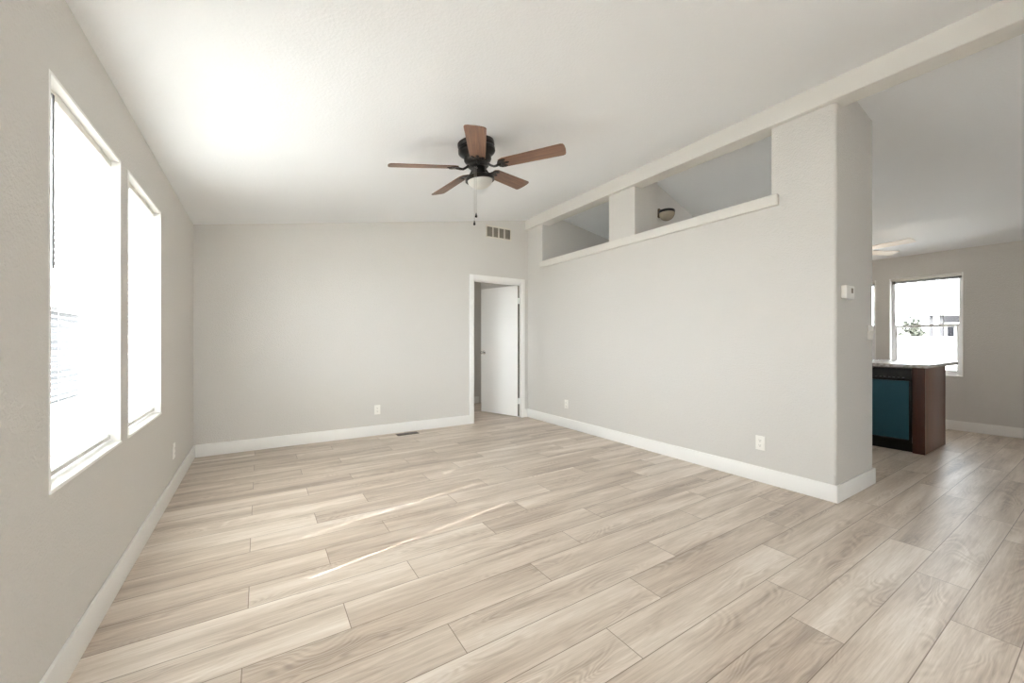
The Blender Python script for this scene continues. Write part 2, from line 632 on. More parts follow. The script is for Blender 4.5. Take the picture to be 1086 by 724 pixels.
# floor: individual planks, joints as in the room
OFF = {0: 1.175, 1: 0.296, 2: 0.637, 3: 0.825, 4: 1.174, 5: 0.282, 6: 0.645, 7: 1.184, 8: 0.308, 9: 0.65, 10: 1.194, 11: 0.305, 12: 0.66}
PW, PL, PY = 0.1825, 1.24, 0.23
bm = bmesh.new()
uvl = bm.loops.layers.uv.new('plank')
cl = bm.loops.layers.float_color.new('plank_seed')
rng = random.Random(3)
for k in range(math.floor((YF - 0.2 - PY) / PW), math.ceil((6.8 - PY) / PW)):
    off = OFF.get(k, (1.19, 0.305, 0.655)[(k - 13) % 3])
    y0, y1 = PY + k * PW, PY + (k + 1) * PW
    for j in range(-2, 8):
        x0 = off + j * PL
        x1 = x0 + PL
        a, b = max(x0, XL - 0.1), min(x1, XF + 0.1)
        if b - a < 1e-4:
            continue
        sd3 = (rng.random(), rng.random(), rng.random(), 1)
        vs4 = [bm.verts.new(p) for p in ((a, y0, 0), (b, y0, 0), (b, y1, 0), (a, y1, 0))]
        f = bm.faces.new(vs4)
        for lp, q in zip(f.loops, ((a - x0, 0), (b - x0, 0), (b - x0, PW), (a - x0, PW))):
            lp[uvl].uv = q
            lp[cl] = sd3
me = bpy.data.meshes.new('floor')
bm.to_mesh(me)
bm.free()
me.materials.append(M['floor'])
fl = bpy.data.objects.new('floor', me)
COL.objects.link(fl)
struct(fl, 'pale oak plank floor running through all the rooms', 'floor')

# baseboards
BH, BT = 0.125, 0.014


def baseboard(name, boxes, label):
    m = MB()
    for b in boxes:
        m.bbox(*b, 0, BH, r=0.004, seg=2)
    struct(m.build(name, M['trim'], smooth=True), label, 'baseboard')


baseboard('baseboard_left', [(XL, XL + BT, YF, YB)], 'white baseboard under the two bright windows')
baseboard('baseboard_back', [(XL + BT, 2.477, YB - BT, YB), (3.415, XR - BT, YB - BT, YB)], 'white baseboard along the back wall beside the door')
baseboard('baseboard_right', [(XR - BT, XR, YE - BT, YB), (XR - BT, XE + BT, YE - BT, YE), (XE, XE + BT, YE, YE + 0.42)],
          'white baseboard along the dividing wall and round its end')
baseboard('baseboard_dining', [(XF - BT, XF, YF, 3.60)], 'shaded baseboard under the dining window')
baseboard('baseboard_bedroom', [(XL, XR, 6.66 - BT, 6.66)], 'white baseboard in the room beyond the door')

# ------------------------------------------------------------------ door
dr = empty('door_1', (2.94, YB, 0))
struct(dr, 'white flush door standing open in the back wall', 'door')


def local(parent, mbld):
    mbld.bm.transform(Matrix.Translation(parent.location).inverted())
    return mbld


cas = MB()
cx0, cx1, ct = 2.477, 3.415, 2.108
cas.bbox(cx0, 2.546, YB - 0.018, YB + 0.002, 0, ct, 0.004)
cas.bbox(3.352, cx1, YB - 0.018, YB + 0.002, 0, ct, 0.004)
cas.bbox(2.546, 3.352, YB - 0.018, YB + 0.002, 2.036, ct, 0.004)
local(dr, cas).build('casing', M['trim'], dr, smooth=True)
jb = MB()
jb.box(2.540, 2.556, YB, YB + 0.115, 0, 2.04)
jb.box(3.358, 3.370, YB, YB + 0.115, 0, 2.04)
jb.box(2.556, 3.358, YB, YB + 0.115, 2.024, 2.04)
jb.box(2.556, 2.568, YB + 0.045, YB + 0.08, 0, 2.024)
local(dr, jb).build('jamb', M['trim'], dr)
# leaf, swung into the far room about its right-hand edge
hx, hy = 3.352, YB + 0.040
ang = math.radians(180 - 70.5)
LEAF = Matrix.Translation((hx, hy, 0)) @ Matrix.Rotation(ang, 4, 'Z')
lf = MB()
lf.bbox(0.005, 0.762, -0.002, 0.034, 0.015, 2.018, 0.003, 2, LEAF)
leaf = local(dr, lf).build('door_leaf', M['door'], dr, smooth=True)
eb = MB()  # dark strip on the leaf edge paints the shadowed hinge gap
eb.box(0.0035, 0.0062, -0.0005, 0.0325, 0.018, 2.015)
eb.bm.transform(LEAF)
e = local(dr, eb).build('hinge_gap_strip', M['gap_shade'], leaf)
e['label'] = 'dark strip painted as the shaded hinge gap'
kn = MB()
for sgn in (1, -1):
    base = Matrix.Translation((0.70, 0.034 if sgn > 0 else -0.002, 0.98)) @ Matrix.Rotation(-sgn * math.pi / 2, 4, 'X')
    kn.lathe([(0, 0), (0.032, 0), (0.032, 0.006), (0.013, 0.010), (0.012, 0.035), (0.024, 0.042), (0.028, 0.054), (0.024, 0.066), (0.01, 0.071), (0, 0.072)], 24, LEAF @ base)
kn = local(dr, kn).build('door_knob', M['chrome'], leaf, smooth=True)
for z in (0.25, 1.78):
    h = MB()
    h.bbox(-0.016, 0.014, -0.004, 0.030, z - 0.045, z + 0.045, 0.003, 2, LEAF)
    h.tube([Vector((hx + 0.004, hy - 0.012, z - 0.047)), Vector((hx + 0.004, hy - 0.012, z + 0.047))], 0.006)
    local(dr, h).build('hinge', M['trim'], leaf, smooth=True)


# ------------------------------------------------------------------ windows and blinds
def window(name, label, wx, sgn, H, parts=True, sill=True):
    """single-hung window in a wall along y; wx = room face, sgn = +1 when outside is towards +x"""
    y0, y1, z0, z1 = H
    o = empty(name, (wx, (y0 + y1) / 2, z0))
    struct(o, label, 'window')

    def X(d):
        return wx + sgn * d

    def bx(m, d0, d1, a, b, c, d, r=0.003):
        xa, xb = sorted((X(d0), X(d1)))
        m.bbox(xa, xb, a, b, c, d, r, 2)
    # lining of the recess
    ln = MB()
    bx(ln, -0.002, 0.125, y0 - 0.001, y0 + 0.012, z0, z1)
    bx(ln, -0.002, 0.125, y1 - 0.012, y1 + 0.001, z0, z1)
    bx(ln, -0.002, 0.125, y0 + 0.012, y1 - 0.012, z1 - 0.012, z1 + 0.001)
    local(o, ln).build('window_lining', M['trim'], o, smooth=True)
    sl = MB()
    bx(sl, -0.006, 0.125, y0 - 0.001, y1 + 0.001, z0 - 0.001, z0 + 0.014, 0.004)
    local(o, sl).build('window_sill', M['trim'], o, smooth=True)
    fr = MB()
    d0, d1 = 0.072, 0.128
    a, b, c, d = y0 + 0.012, y1 - 0.012, z0 + 0.014, z1 - 0.012
    w = 0.034
    bx(fr, d0, d1, a, a + w, c, d)
    bx(fr, d0, d1, b - w, b, c, d)
    bx(fr, d0, d1, a + w, b - w, d - w, d)
    bx(fr, d0, d1, a + w, b - w, c, c + w)
    local(o, fr).build('window_frame', M['vinyl'], o, smooth=True)
    zm = z0 + 0.675
    rl = MB()
    bx(rl, 0.078, 0.118, a + w, b - w, zm - 0.018, zm + 0.018)
    bx(rl, 0.082, 0.108, a + w, a + w + 0.022, c + w, zm - 0.018)
    bx(rl, 0.082, 0.108, b - w - 0.022, b - w, c + w, zm - 0.018)
    bx(rl, 0.082, 0.108, a + w + 0.022, b - w - 0.022, c + w, c + w + 0.026)
    local(o, rl).build('sash', M['vinyl'], o, smooth=True)
    for lo, hi, dd in ((c + w, zm, 0.095), (zm, d - w, 0.108)):
        g = MB()
        xa, xb = sorted((X(dd), X(dd + 0.004)))
        g.bm.faces.new([g.bm.verts.new(p) for p in ((xa, a + w, lo), (xa, b - w, lo), (xa, b - w, hi), (xa, a + w, hi))])
        local(o, g).build('window_pane', M['glass'], o)
    return o


SLAT_W, SLAT_P = 0.025, 0.0205


def blind(name, label, wx, sgn, H, tilt=0.0, wand_y=None, holes=(0.140, 0.615), lowered=None, group=None):
    y0, y1, z0, z1 = H
    a, b = y0 + 0.017, y1 - 0.020
    cx = wx + sgn * 0.042
    o = empty(name, (cx, (a + b) / 2, z1 - 0.012))
    tag(o, label, 'blind', group)
    hr = MB()
    hr.bbox(cx - 0.014, cx + 0.014, a - 0.003, b + 0.003, z1 - 0.042, z1 - 0.0125, 0.003, 2)
    for yq in (a + 0.2 * (b - a), a + 0.8 * (b - a)):
        hr.bbox(cx - 0.0165, cx + 0.0165, yq - 0.012, yq + 0.012, z1 - 0.040, z1 - 0.0122, 0.002, 1)
    local(o, hr).build('headrail', M['plastic'], o, smooth=True)
    zb = lowered if lowered else z0 + 0.028
    rail = MB()
    rail.bbox(cx - 0.013, cx + 0.013, a, b, zb, zb + (0.012 if lowered else 0.022), 0.005, 2)
    local(o, rail).build('bottom_rail', M['rail'], o, smooth=True)
    hy = [a + holes[0], a + holes[1]]
    sl = MB()
    z = zb + (0.014 if lowered else 0.032)
    pitch = 0.0007 if lowered else SLAT_P
    hw, hh = 0.0021, 0.0055
    ys = [a]
    for q in hy:
        ys += [q - hw, q + hw]
    ys.append(b)
    xs = [-SLAT_W / 2, -hh, 0.0, hh, SLAT_W / 2]
    n = 0
    while z < z1 - (0.043 if lowered else 0.05):
        grid = {}
        for i, x in enumerate(xs):
            crown = 0.0012 * (1 - (x / (SLAT_W / 2)) ** 2)
            px = cx + x * math.cos(tilt) * 1.0
            pz = z + crown + sgn * x * math.sin(tilt)
            for j, y in enumerate(ys):
                grid[i, j] = sl.bm.verts.new((px, y, pz))
        for i in range(4):
            for j in range(len(ys) - 1):
                if i in (1, 2) and j in (1, 3):
                    continue
                sl.bm.faces.new((grid[i, j], grid[i + 1, j], grid[i + 1, j + 1], grid[i, j + 1]))
        z += pitch
        n += 1
    local(o, sl).build('slats', M['slat'], o, smooth=True)
    for q in hy:
        for dx in (-SLAT_W / 2 - 0.0012, SLAT_W / 2 + 0.0012):
            c = MB()
            c.tube([(cx + dx, q + 0.009, zb + 0.01), (cx + dx, q + 0.009, z1 - 0.04)], 0.0008, 5)
            local(o, c).build('ladder_cord', M['cord'], o)
    if wand_y is not None:
        w = MB()
        xx = cx - sgn * 0.024
        w.tube([(xx + sgn * 0.014, wand_y, z1 - 0.03), (xx, wand_y, z1 - 0.045), (xx, wand_y, z1 - 0.62)], [0.002, 0.0035, 0.0042], 8)
        local(o, w).build('tilt_wand', M['clear_wand'], o, smooth=True)
    return o


window('window_1', 'larger bright window nearest the camera in the left wall', XL, -1, W1)
window('window_2', 'second bright window on the left wall, nearer the back corner', XL, -1, W2)
window('window_3', 'dining window whose corner shows beside the peninsula', XF, 1, F1)
window('window_4', 'window whose bright edge shows beside the wall end', XF, 1, F2)
window('window_5', 'window of the room beyond the open door', XL, -1, WB)
window('window_9', 'unseen window added in the left wall behind the camera for fill light', XL, -1, WN)
window('window_6', 'unseen window added to light the room behind the high openings', XF, 1, FH)
for wn, Hh in (('window_7', FRA), ('window_8', FRB)):
    o = empty(wn, ((Hh[0] + Hh[1]) / 2, YF, Hh[2]))
    struct(o, 'unseen window added behind the camera to fill the living room with light' if wn == 'window_7' else 'unseen window added behind the camera to fill the dining side with light', 'window')
    m = MB()
    for (xa, xb, za, zb) in ((Hh[0], Hh[0] + 0.04, Hh[2], Hh[3]), (Hh[1] - 0.04, Hh[1], Hh[2], Hh[3]), (Hh[0], Hh[1], Hh[2], Hh[2] + 0.04),
                             (Hh[0], Hh[1], Hh[3] - 0.04, Hh[3]), (Hh[0], Hh[1], (Hh[2] + Hh[3]) / 2 - 0.02, (Hh[2] + Hh[3]) / 2 + 0.02)):
        m.box(xa, xb, YF - 0.11, YF - 0.06, za, zb)
    local(o, m).build('window_frame', M['vinyl'], o)
    g = MB()
    g.bm.faces.new([g.bm.verts.new(p) for p in ((Hh[0], YF - 0.08, Hh[2]), (Hh[1], YF - 0.08, Hh[2]), (Hh[1], YF - 0.08, Hh[3]), (Hh[0], YF - 0.08, Hh[3]))])
    local(o, g).build('window_pane', M['glass'], o)
    portal(((Hh[0] + Hh[1]) / 2, YF - 0.16, (Hh[2] + Hh[3]) / 2), (math.pi / 2, 0, 0), Hh[1] - Hh[0], Hh[3] - Hh[2])

blind('window_blind', 'white mini blind with a long wand filling the window nearest the camera', XL, -1, W1, wand_y=1.93)
blind('window_blind', 'white mini blind in the second left window, nearer the corner', XL, -1, W2, wand_y=2.80)
blind('window_blind', 'thin white mini blind in the dining window above the countertop', XF, 1, F1, wand_y=1.86, lowered=F1[3] - 0.078)
blind('window_blind', 'white mini blind in the window mostly hidden by the wall end', XF, 1, F2, lowered=F2[3] - 0.078)

HP = math.pi / 2
for H in (W1, W2, WN, WB):
    portal((XL - 0.16, (H[0] + H[1]) / 2, (H[2] + H[3]) / 2), (0, -HP, 0), H[3] - H[2], H[1] - H[0])
for H in (F1, F2, FH):
    portal((XF + 0.16, (H[0] + H[1]) / 2, (H[2] + H[3]) / 2), (0, HP, 0), H[3] - H[2], H[1] - H[0])


# ------------------------------------------------------------------ ceiling fans
def ceiling_fan(name, label, mount, slope, th0, blade_mat, metal_mat, glow=None, chains=True, chain_off=None):
    """hugger fan square to the sloping ceiling; local -z points down along its axis"""
    up = Vector((-slope, 0, 1)).normalized()
    ex = Vector((1, 0, slope)).normalized()
    ey = up.cross(ex)
    R = Matrix((ex, ey, up)).transposed().to_4x4()
    o = empty(name, mount, R.to_euler())
    tag(o, label, 'ceiling fan')
    h = MB().lathe([(0, 0.014), (0.134, 0.014), (0.139, -0.004), (0.139, -0.028), (0.133, -0.036), (0.133, -0.046), (0.140, -0.052), (0.140, -0.072), (0.132, -0.082),
                    (0.112, -0.096), (0.104, -0.104), (0.104, -0.128), (0.096, -0.142), (0.080, -0.152), (0.074, -0.156), (0, -0.156)], 48)
    h.build('motor_housing', metal_mat, o, smooth=True)
    hb = MB().lathe([(0, -0.154), (0.072, -0.154), (0.080, -0.160), (0.080, -0.176), (0.070, -0.184), (0, -0.184)], 40)
    hb.build('flywheel', metal_mat, o, smooth=True)
    sw = MB().lathe([(0, -0.182), (0.046, -0.182), (0.050, -0.188), (0.050, -0.226), (0.044, -0.234), (0.040, -0.240), (0, -0.240)], 36)
    sw.build('switch_housing', metal_mat, o, smooth=True)
    ft = MB().lathe([(0, -0.236), (0.044, -0.236), (0.060, -0.240), (0.090, -0.248), (0.108, -0.258), (0.112, -0.266), (0.112, -0.282), (0.106, -0.286), (0.098, -0.284),
                     (0.096, -0.270), (0, -0.262)], 48)
    ft.build('light_fitter', metal_mat, o, smooth=True)
    prof = [(0.094, -0.274)]
    for i in range(1, 11):
        a = i / 10 * math.pi / 2
        prof.append((0.096 * math.cos(a) if i < 10 else 0, -0.278 - 0.062 * math.sin(a)))
    gl = MB().lathe(prof, 48).build('glass_bowl', M['frosted'], o, smooth=True, angle=80)
    pitch = math.radians(12)
    zb = -0.184
    for k in range(5):
        a = th0 + k * 2 * math.pi / 5
        RZ = Matrix.Rotation(a, 4, 'Z')
        TW = RZ @ Matrix.Translation((0, 0, zb)) @ Matrix.Rotation(-pitch, 4, 'X')
        bl = MB()
        r0, r1, w0, w1, rc = 0.165, 0.662, 0.056, 0.069, 0.022
        out = []
        pts = [(r0, -w0 * 0.72), (r0 + 0.03, -w0), (r1 - rc, -w1), (r1 - rc * 0.3, -w1 + rc * 0.35), (r1, -w1 + rc * 1.1),
               (r1 + 0.004, 0), (r1, w1 - rc * 1.1), (r1 - rc * 0.3, w1 - rc * 0.35), (r1 - rc, w1), (r0 + 0.03, w0), (r0, w0 * 0.72)]
        bl.prism(pts, -0.003, 0.003, 'z')
        bo = bl.build('blade', blade_mat, o)
        bo.matrix_local = TW
        ir = MB()
        path = [(0.066, 0, -0.170), (0.084, 0, -0.176), (0.102, 0, -0.188), (0.122, 0, -0.198), (0.142, 0, -0.197), (0.160, 0, -0.192), (0.180, 0, -0.190)]
        ir.tube([RZ @ Vector(p) for p in path], [0.013, 0.010, 0.0085, 0.0085, 0.0095, 0.011, 0.010], 8)
        # forked plate under the blade root
        pl = [(0.178, -0.012), (0.190, -0.036), (0.208, -0.048), (0.236, -0.050), (0.250, -0.040), (0.240, -0.028), (0.226, -0.024), (0.236, -0.010), (0.262, -0.009),
              (0.270, 0.0), (0.262, 0.009), (0.236, 0.010), (0.226, 0.024), (0.240, 0.028), (0.250, 0.040), (0.236, 0.050), (0.208, 0.048), (0.190, 0.036), (0.178, 0.012)]
        t = MB()
        pl = [(q[0] - 0.028, q[1]) for q in pl]
        t.prism(pl, -0.0085, -0.0032, 'z')
        for (sx, sy) in ((0.200, -0.037), (0.200, 0.037), (0.222, 0)):
            t.lathe([(0, -0.0115), (0.005, -0.0108), (0.0065, -0.0085), (0, -0.0085)], 10, Matrix.Translation((sx, sy, 0)))
        ir.merge(t.bm, TW)
        ir.build('blade_iron', metal_mat, o, smooth=True)
    if chains:
        MW = Matrix.Translation(mount) @ R
        inv = MW.inverted()
        for (dx, dy, zend) in chain_off:
            c = MB()
            p0 = MW @ Vector((0, 0, -0.215))
            st = Vector((p0.x + dx, p0.y + dy, p0.z - 0.01))
            edge = Vector((p0.x + dx * 0.5, p0.y + dy * 0.5, p0.z))
            path = [edge, Vector((st.x, st.y, st.z)), Vector((st.x, st.y, zend + 0.03))]
            c.tube([inv @ p for p in path], 0.0016, 6)
            ch = c.build('pull_chain', M['chain'], o, smooth=True)
            fb = MB()
            T = inv @ Matrix.Translation((st.x, st.y, zend))
            fb.lathe([(0, 0.036), (0.003, 0.034), (0.004, 0.026), (0.009, 0.010), (0.0075, 0.002), (0, 0)], 14, T)
            fb.build('chain_fob', metal_mat, ch, smooth=True)
    if glow:
        d = bpy.data.lights.new('fan_bulb', 'POINT')
        d.energy = glow
        d.color = (1.0, 0.72, 0.46)
        d.shadow_soft_size = 0.11
        b = bpy.data.objects.new('fan_bulb', d)
        b.location = (0, 0, -0.42)
        b.parent = o
        COL.objects.link(b)
    return o


FX, FY = 1.377, 2.682
dcam = Vector((-FX, -FY, 0)).normalized()
side = Vector((math.cos(YAW), -math.sin(YAW), 0))
co1 = dcam * 0.116 + side * -0.035
co2 = dcam * 0.122 + side * -0.022
ceiling_fan('ceiling_fan', 'five-blade walnut ceiling fan with black motor and white glass bowl', (FX, FY, ceil_l(FX)), 0.13, math.radians(-119.7),
            M['blade'], M['bronze'], chain_off=[(co1.x, co1.y, 2.005), (co2.x, co2.y, 2.06)])
ceiling_fan('ceiling_fan', 'pale ceiling fan in the dining area, mostly hidden by the wall end', (6.54, 2.035, ceil_r(6.54) - 0.035), -0.01, math.radians(42.9),
            M['pale_blade'], M['vinyl'], glow=3.0, chains=False)

# ------------------------------------------------------------------ wall light through the high opening
sc = empty('wall_sconce', (3.945, kwall(3.945), 2.63), (0, 0, math.atan(KW)))
tag(sc, 'small bronze light with a tan glass bowl behind the larger high opening', 'light')
m = MB()
m.lathe([(0, 0), (0.055, 0), (0.055, 0.012), (0.03, 0.02), (0, 0.02)], 28, Matrix.Translation((0, 0, 0.03)) @ Matrix.Rotation(HP, 4, 'X'))
m.tube([(0, -0.015, 0.03), (0, -0.06, 0.045), (0, -0.10, 0.04)], 0.009)
m.build('wall_plate', M['brass'], sc, smooth=True)
m = MB().lathe([(0.0, 0.046), (0.07, 0.046), (0.086, 0.040), (0.090, 0.028), (0.088, 0.012), (0.080, 0.010), (0.078, 0.03), (0, 0.036)], 36, Matrix.Translation((0, -0.10, 0)))
m.build('fitter_ring', M['bronze'], sc, smooth=True)
prof = [(0.080, 0.020)]
for i in range(0, 11):
    a = i / 10 * math.pi / 2
    prof.append((0.087 * math.cos(a) if i < 10 else 0, 0.008 - 0.085 * math.sin(a)))
m = MB().lathe(prof, 36, Matrix.Translation((0, -0.10, 0)))
m.build('glass_bowl', M['amber'], sc, smooth=True, angle=80)

# ------------------------------------------------------------------ vents, outlets, switches, thermostat
v = empty('air_vent', (2.957, YB, 2.755))
tag(v, 'ivory air vent grille high on the back wall above the door', 'vent')
m = MB()
W_, H_ = 0.215, 0.090
wb = 0.020
for b in ((-W_, W_, -H_, -H_ + wb), (-W_, W_, H_ - wb, H_), (-W_, -W_ + wb, -H_ + wb, H_ - wb), (W_ - wb, W_, -H_ + wb, H_ - wb)):
    m.bbox(b[0], b[1], -0.012, 0.001, b[2], b[3], 0.002)
for i in (1, 2, 3):
    x = -W_ + wb + (2 * W_ - 2 * wb) * i / 4
    m.bbox(x - 0.010, x + 0.010, -0.010, 0.001, -H_ + wb, H_ - wb, 0.002)
m.build('vent_frame', M['vent_paint'], v, smooth=True)
m = MB()
m.box(-W_ + 0.01, W_ - 0.01, -0.0025, 0.0005, -H_ + 0.01, H_ - 0.01)
m.build('duct_opening', M['duct'], v)
m = MB()
for i in range(11):
    z = -H_ + wb + 0.006 + i * 0.0126
    m.hexa([(-W_ + wb, -0.009, z - 0.003), (W_ - wb, -0.009, z - 0.003), (W_ - wb, -0.003, z + 0.003), (-W_ + wb, -0.003, z + 0.003),
            (-W_ + wb, -0.009, z - 0.0018), (W_ - wb, -0.009, z - 0.0018), (W_ - wb, -0.003, z + 0.0042), (-W_ + wb, -0.003, z + 0.0042)])
m.build('louvers', M['duct'], v)

v = empty('floor_register', (1.555, 4.895, 0))
tag(v, 'brown metal floor register set in the planks by the back wall', 'vent')
m = MB()
m.bbox(-0.135, 0.135, -0.055, 0.055, -0.002, 0.005, 0.002)
m.build('register_plate', M['register'], v, smooth=True)
m = MB()
for i in range(14):
    x = -0.117 + i * 0.018
    m.box(x - 0.005, x + 0.005, -0.040, 0.040, 0.0045, 0.0056)
m.build('slots', M['slot'], v)


def plate_rot(normal):
    return {'+x': (0, 0, HP), '-y': (0, 0, 0), '-x': (0, 0, -HP)}[normal]


def outlet(loc, normal, label):
    o = empty('wall_outlet', loc, plate_rot(normal))
    tag(o, label, 'outlet', 'wall outlets above the baseboards')
    m = MB()
    m.bbox(-0.036, 0.036, -0.006, 0.001, -0.058, 0.058, 0.003, 2)
    m.build('cover_plate', M['plastic'], o, smooth=True)
    for zz in (-0.020, 0.020):
        r = MB()
        pts = []
        for i in range(20):
            a = 2 * math.pi * i / 20
            pts.append((0.0165 * math.cos(a), zz + max(-0.0125, min(0.0125, 0.0165 * math.sin(a)))))
        r.prism(pts, -0.0085, -0.0055, 'y')
        rc = r.build('receptacle', M['plastic'], o)
        s = MB()
        s.box(-0.0075, -0.0055, -0.0089, -0.008, zz - 0.001, zz + 0.008)
        s.box(0.0055, 0.0075, -0.0089, -0.008, zz - 0.001, zz + 0.007)
        s.prism([(0.0028 * math.cos(2 * math.pi * i / 10), zz - 0.007 + 0.0028 * math.sin(2 * math.pi * i / 10)) for i in range(10)], -0.0089, -0.008, 'y')
        s.build('slots', M['slot'], rc)
    s = MB().lathe([(0, 0.0014), (0.002, 0.001), (0.003, 0), (0, 0)], 10, Matrix.Translation((0, -0.006, 0)) @ Matrix.Rotation(HP, 4, 'X'))
    s.build('screw', M['plastic'], o, smooth=True)
    return o


outlet((1.218, YB, 0.315), '-y', 'white outlet on the back wall between corner and door')
outlet((XL, 3.96, 0.315), '+x', 'white outlet on the window wall near the back corner')
outlet((XR, 4.115, 0.315), '-x', 'white outlet on the dividing wall close to the door')
outlet((XR, 1.660, 0.320), '-x', 'white outlet on the dividing wall near its thick end')

o = empty('light_switch', (4.146, YE, 1.228))
tag(o, 'white double toggle switch plate on the wall end', 'switch')
m = MB()
m.bbox(-0.058, 0.058, -0.008, 0.001, -0.058, 0.058, 0.003, 2)
m.build('cover_plate', M['plastic'], o, smooth=True)
for xx in (-0.023, 0.023):
    t = MB()
    t.hexa([(xx - 0.006, -0.008, -0.012), (xx + 0.006, -0.008, -0.012), (xx + 0.006, -0.008, 0.012), (xx - 0.006, -0.008, 0.012),
            (xx - 0.005, -0.022, 0.004), (xx + 0.005, -0.022, 0.004), (xx + 0.005, -0.019, 0.014), (xx - 0.005, -0.019, 0.014)])
    t.build('toggle', M['plastic'], o)

o = empty('thermostat', (3.640, YE, 1.515))
tag(o, 'white wall thermostat with a small display on the wall end', 'thermostat')
m = MB()
m.bbox(-0.075, 0.075, -0.034, 0.001, -0.048, 0.048, 0.006, 3)
m.build('housing', M['plastic'], o, smooth=True)
m = MB()
m.box(0.008, 0.044, -0.0350, -0.033, -0.006, 0.030)
m.build('display', M['duct'], o)
m = MB()
for xx in (0.015, 0.036):
    m.bbox(xx - 0.006, xx + 0.006, -0.0358, -0.033, -0.030, -0.022, 0.001)
m.build('buttons', M['plastic'], o, smooth=True)

# ------------------------------------------------------------------ peninsula, countertop, dishwasher
PX0, PX1, PY0 = 5.70, 6.50, 1.15
PY1 = 2.97
o = empty('kitchen_peninsula', ((PX0 + PX1) / 2, (PY0 + PY1) / 2, 0))
tag(o, 'reddish-brown wooden peninsula cabinet end under the pale countertop', 'cabinet')
DW0, DW1 = 1.245, 1.850
m = MB()
m.bbox(PX0 + 0.012, PX1 - 0.02, PY0, PY0 + 0.018, 0, 0.885, 0.002)
local(o, m).build('end_panel', M['cabinet'], o, smooth=True)
m = MB()
m.bbox(PX0, PX0 + 0.02, PY0 - 0.002, DW0 - 0.003, 0, 0.885, 0.002)
local(o, m).build('front_stile', M['cabinet_dark'], o, smooth=True)
m = MB()
m.bbox(PX1 - 0.02, PX1, PY0 - 0.002, PY1, 0, 0.885, 0.002)
local(o, m).build('back_panel', M['cabinet_dark'], o, smooth=True)
m = MB()
m.box(PX0 + 0.02, PX1 - 0.02, DW1 + 0.003, PY1 - 0.002, 0.10, 0.885)
m.box(PX0 + 0.08, PX1 - 0.02, DW1 + 0.003, PY1 - 0.002, 0, 0.10)
local(o, m).build('carcass', M['cabinet_dark'], o)
for a, b in ((DW1 + 0.01, 2.40), (2.41, PY1 - 0.01)):
    m = MB()
    m.bbox(PX0, PX0 + 0.02, a, b, 0.11, 0.72, 0.003)
    m.bbox(PX0 - 0.004, PX0 + 0.004, a + 0.06, b - 0.06, 0.17, 0.66, 0.003)
    d = local(o, m).build('cabinet_door', M['cabinet'], o, smooth=True)
    m = MB()
    m.bbox(PX0, PX0 + 0.02, a, b, 0.735, 0.875, 0.003)
    local(o, m).build('drawer', M['cabinet'], o, smooth=True)

o = empty('countertop', ((PX0 + PX1) / 2, (PY0 + PY1) / 2, 0.886))
tag(o, 'speckled pale stone countertop slab overhanging the wooden peninsula', 'countertop')
m = MB()
m.bbox(PX0 - 0.03, PX1 + 0.42, PY0 - 0.03, PY1, 0.886, 0.921, 0.005, 3)
local(o, m).build('slab', M['quartz'], o, smooth=True)

o = empty('dishwasher', (PX0, (DW0 + DW1) / 2, 0))
tag(o, 'teal-fronted dishwasher with a black control panel in the peninsula', 'dishwasher')
m = MB()
m.box(PX0 + 0.02, PX0 + 0.58, DW0, DW1, 0.10, 0.87)
local(o, m).build('body', M['appliance_black'], o)
m = MB()
m.bbox(PX0 - 0.018, PX0 + 0.02, DW0 + 0.020, DW1 - 0.020, 0.135, 0.745, 0.004)
local(o, m).build('door', M['appliance_teal'], o, smooth=True)
m = MB()
m.bbox(PX0 - 0.012, PX0 + 0.02, DW0, DW0 + 0.020, 0.10, 0.745, 0.002)
m.bbox(PX0 - 0.012, PX0 + 0.02, DW1 - 0.020, DW1, 0.10, 0.745, 0.002)
m.bbox(PX0 - 0.012, PX0 + 0.02, DW0 + 0.02, DW1 - 0.02, 0.105, 0.135, 0.002)
local(o, m).build('door_frame', M['appliance_black'], o, smooth=True)
m = MB()
m.prism([(PX0 + 0.02, 0.748), (PX0 - 0.022, 0.748), (PX0 - 0.026, 0.762), (PX0 - 0.024, 0.80), (PX0 - 0.012, 0.835), (PX0 - 0.016, 0.872), (PX0 + 0.02, 0.872)], DW0, DW1, 'y')
cp = local(o, m).build('control_panel', M['appliance_black'], o, bevel=0.003)
m = MB()
for i in range(7):
    y = DW0 + 0.06 + i * 0.036
    m.bbox(PX0 - 0.0285, PX0 - 0.022, y - 0.008, y + 0.008, 0.776, 0.783, 0.001)
local(o, m).build('buttons', M['button'], cp, smooth=True)
m = MB()
m.box(PX0 + 0.05, PX0 + 0.06, DW0, DW1, 0, 0.10)
local(o, m).build('toe_kick', M['appliance_black'], o)

# ------------------------------------------------------------------ outside
m = MB()
m.box(-40, 40, -40, 60, -0.30, -0.25)
struct(m.build('exterior_ground', M['yard']), 'pale sunlit yard outside the windows', 'ground')

o = empty('block_wall', (11.0, 3, -0.25))
tag(o, 'white garden wall across the yard outside the dining window', 'wall', kind='thing')
m = MB()
m.box(10.9, 11.1, -12, 18, -0.25, 1.20)
local(o, m).build('masonry', M['stucco'], o)
m = MB()
m.bbox(10.87, 11.13, -12, 18, 1.20, 1.255, 0.01)
local(o, m).build('coping', M['stucco'], o, smooth=True)

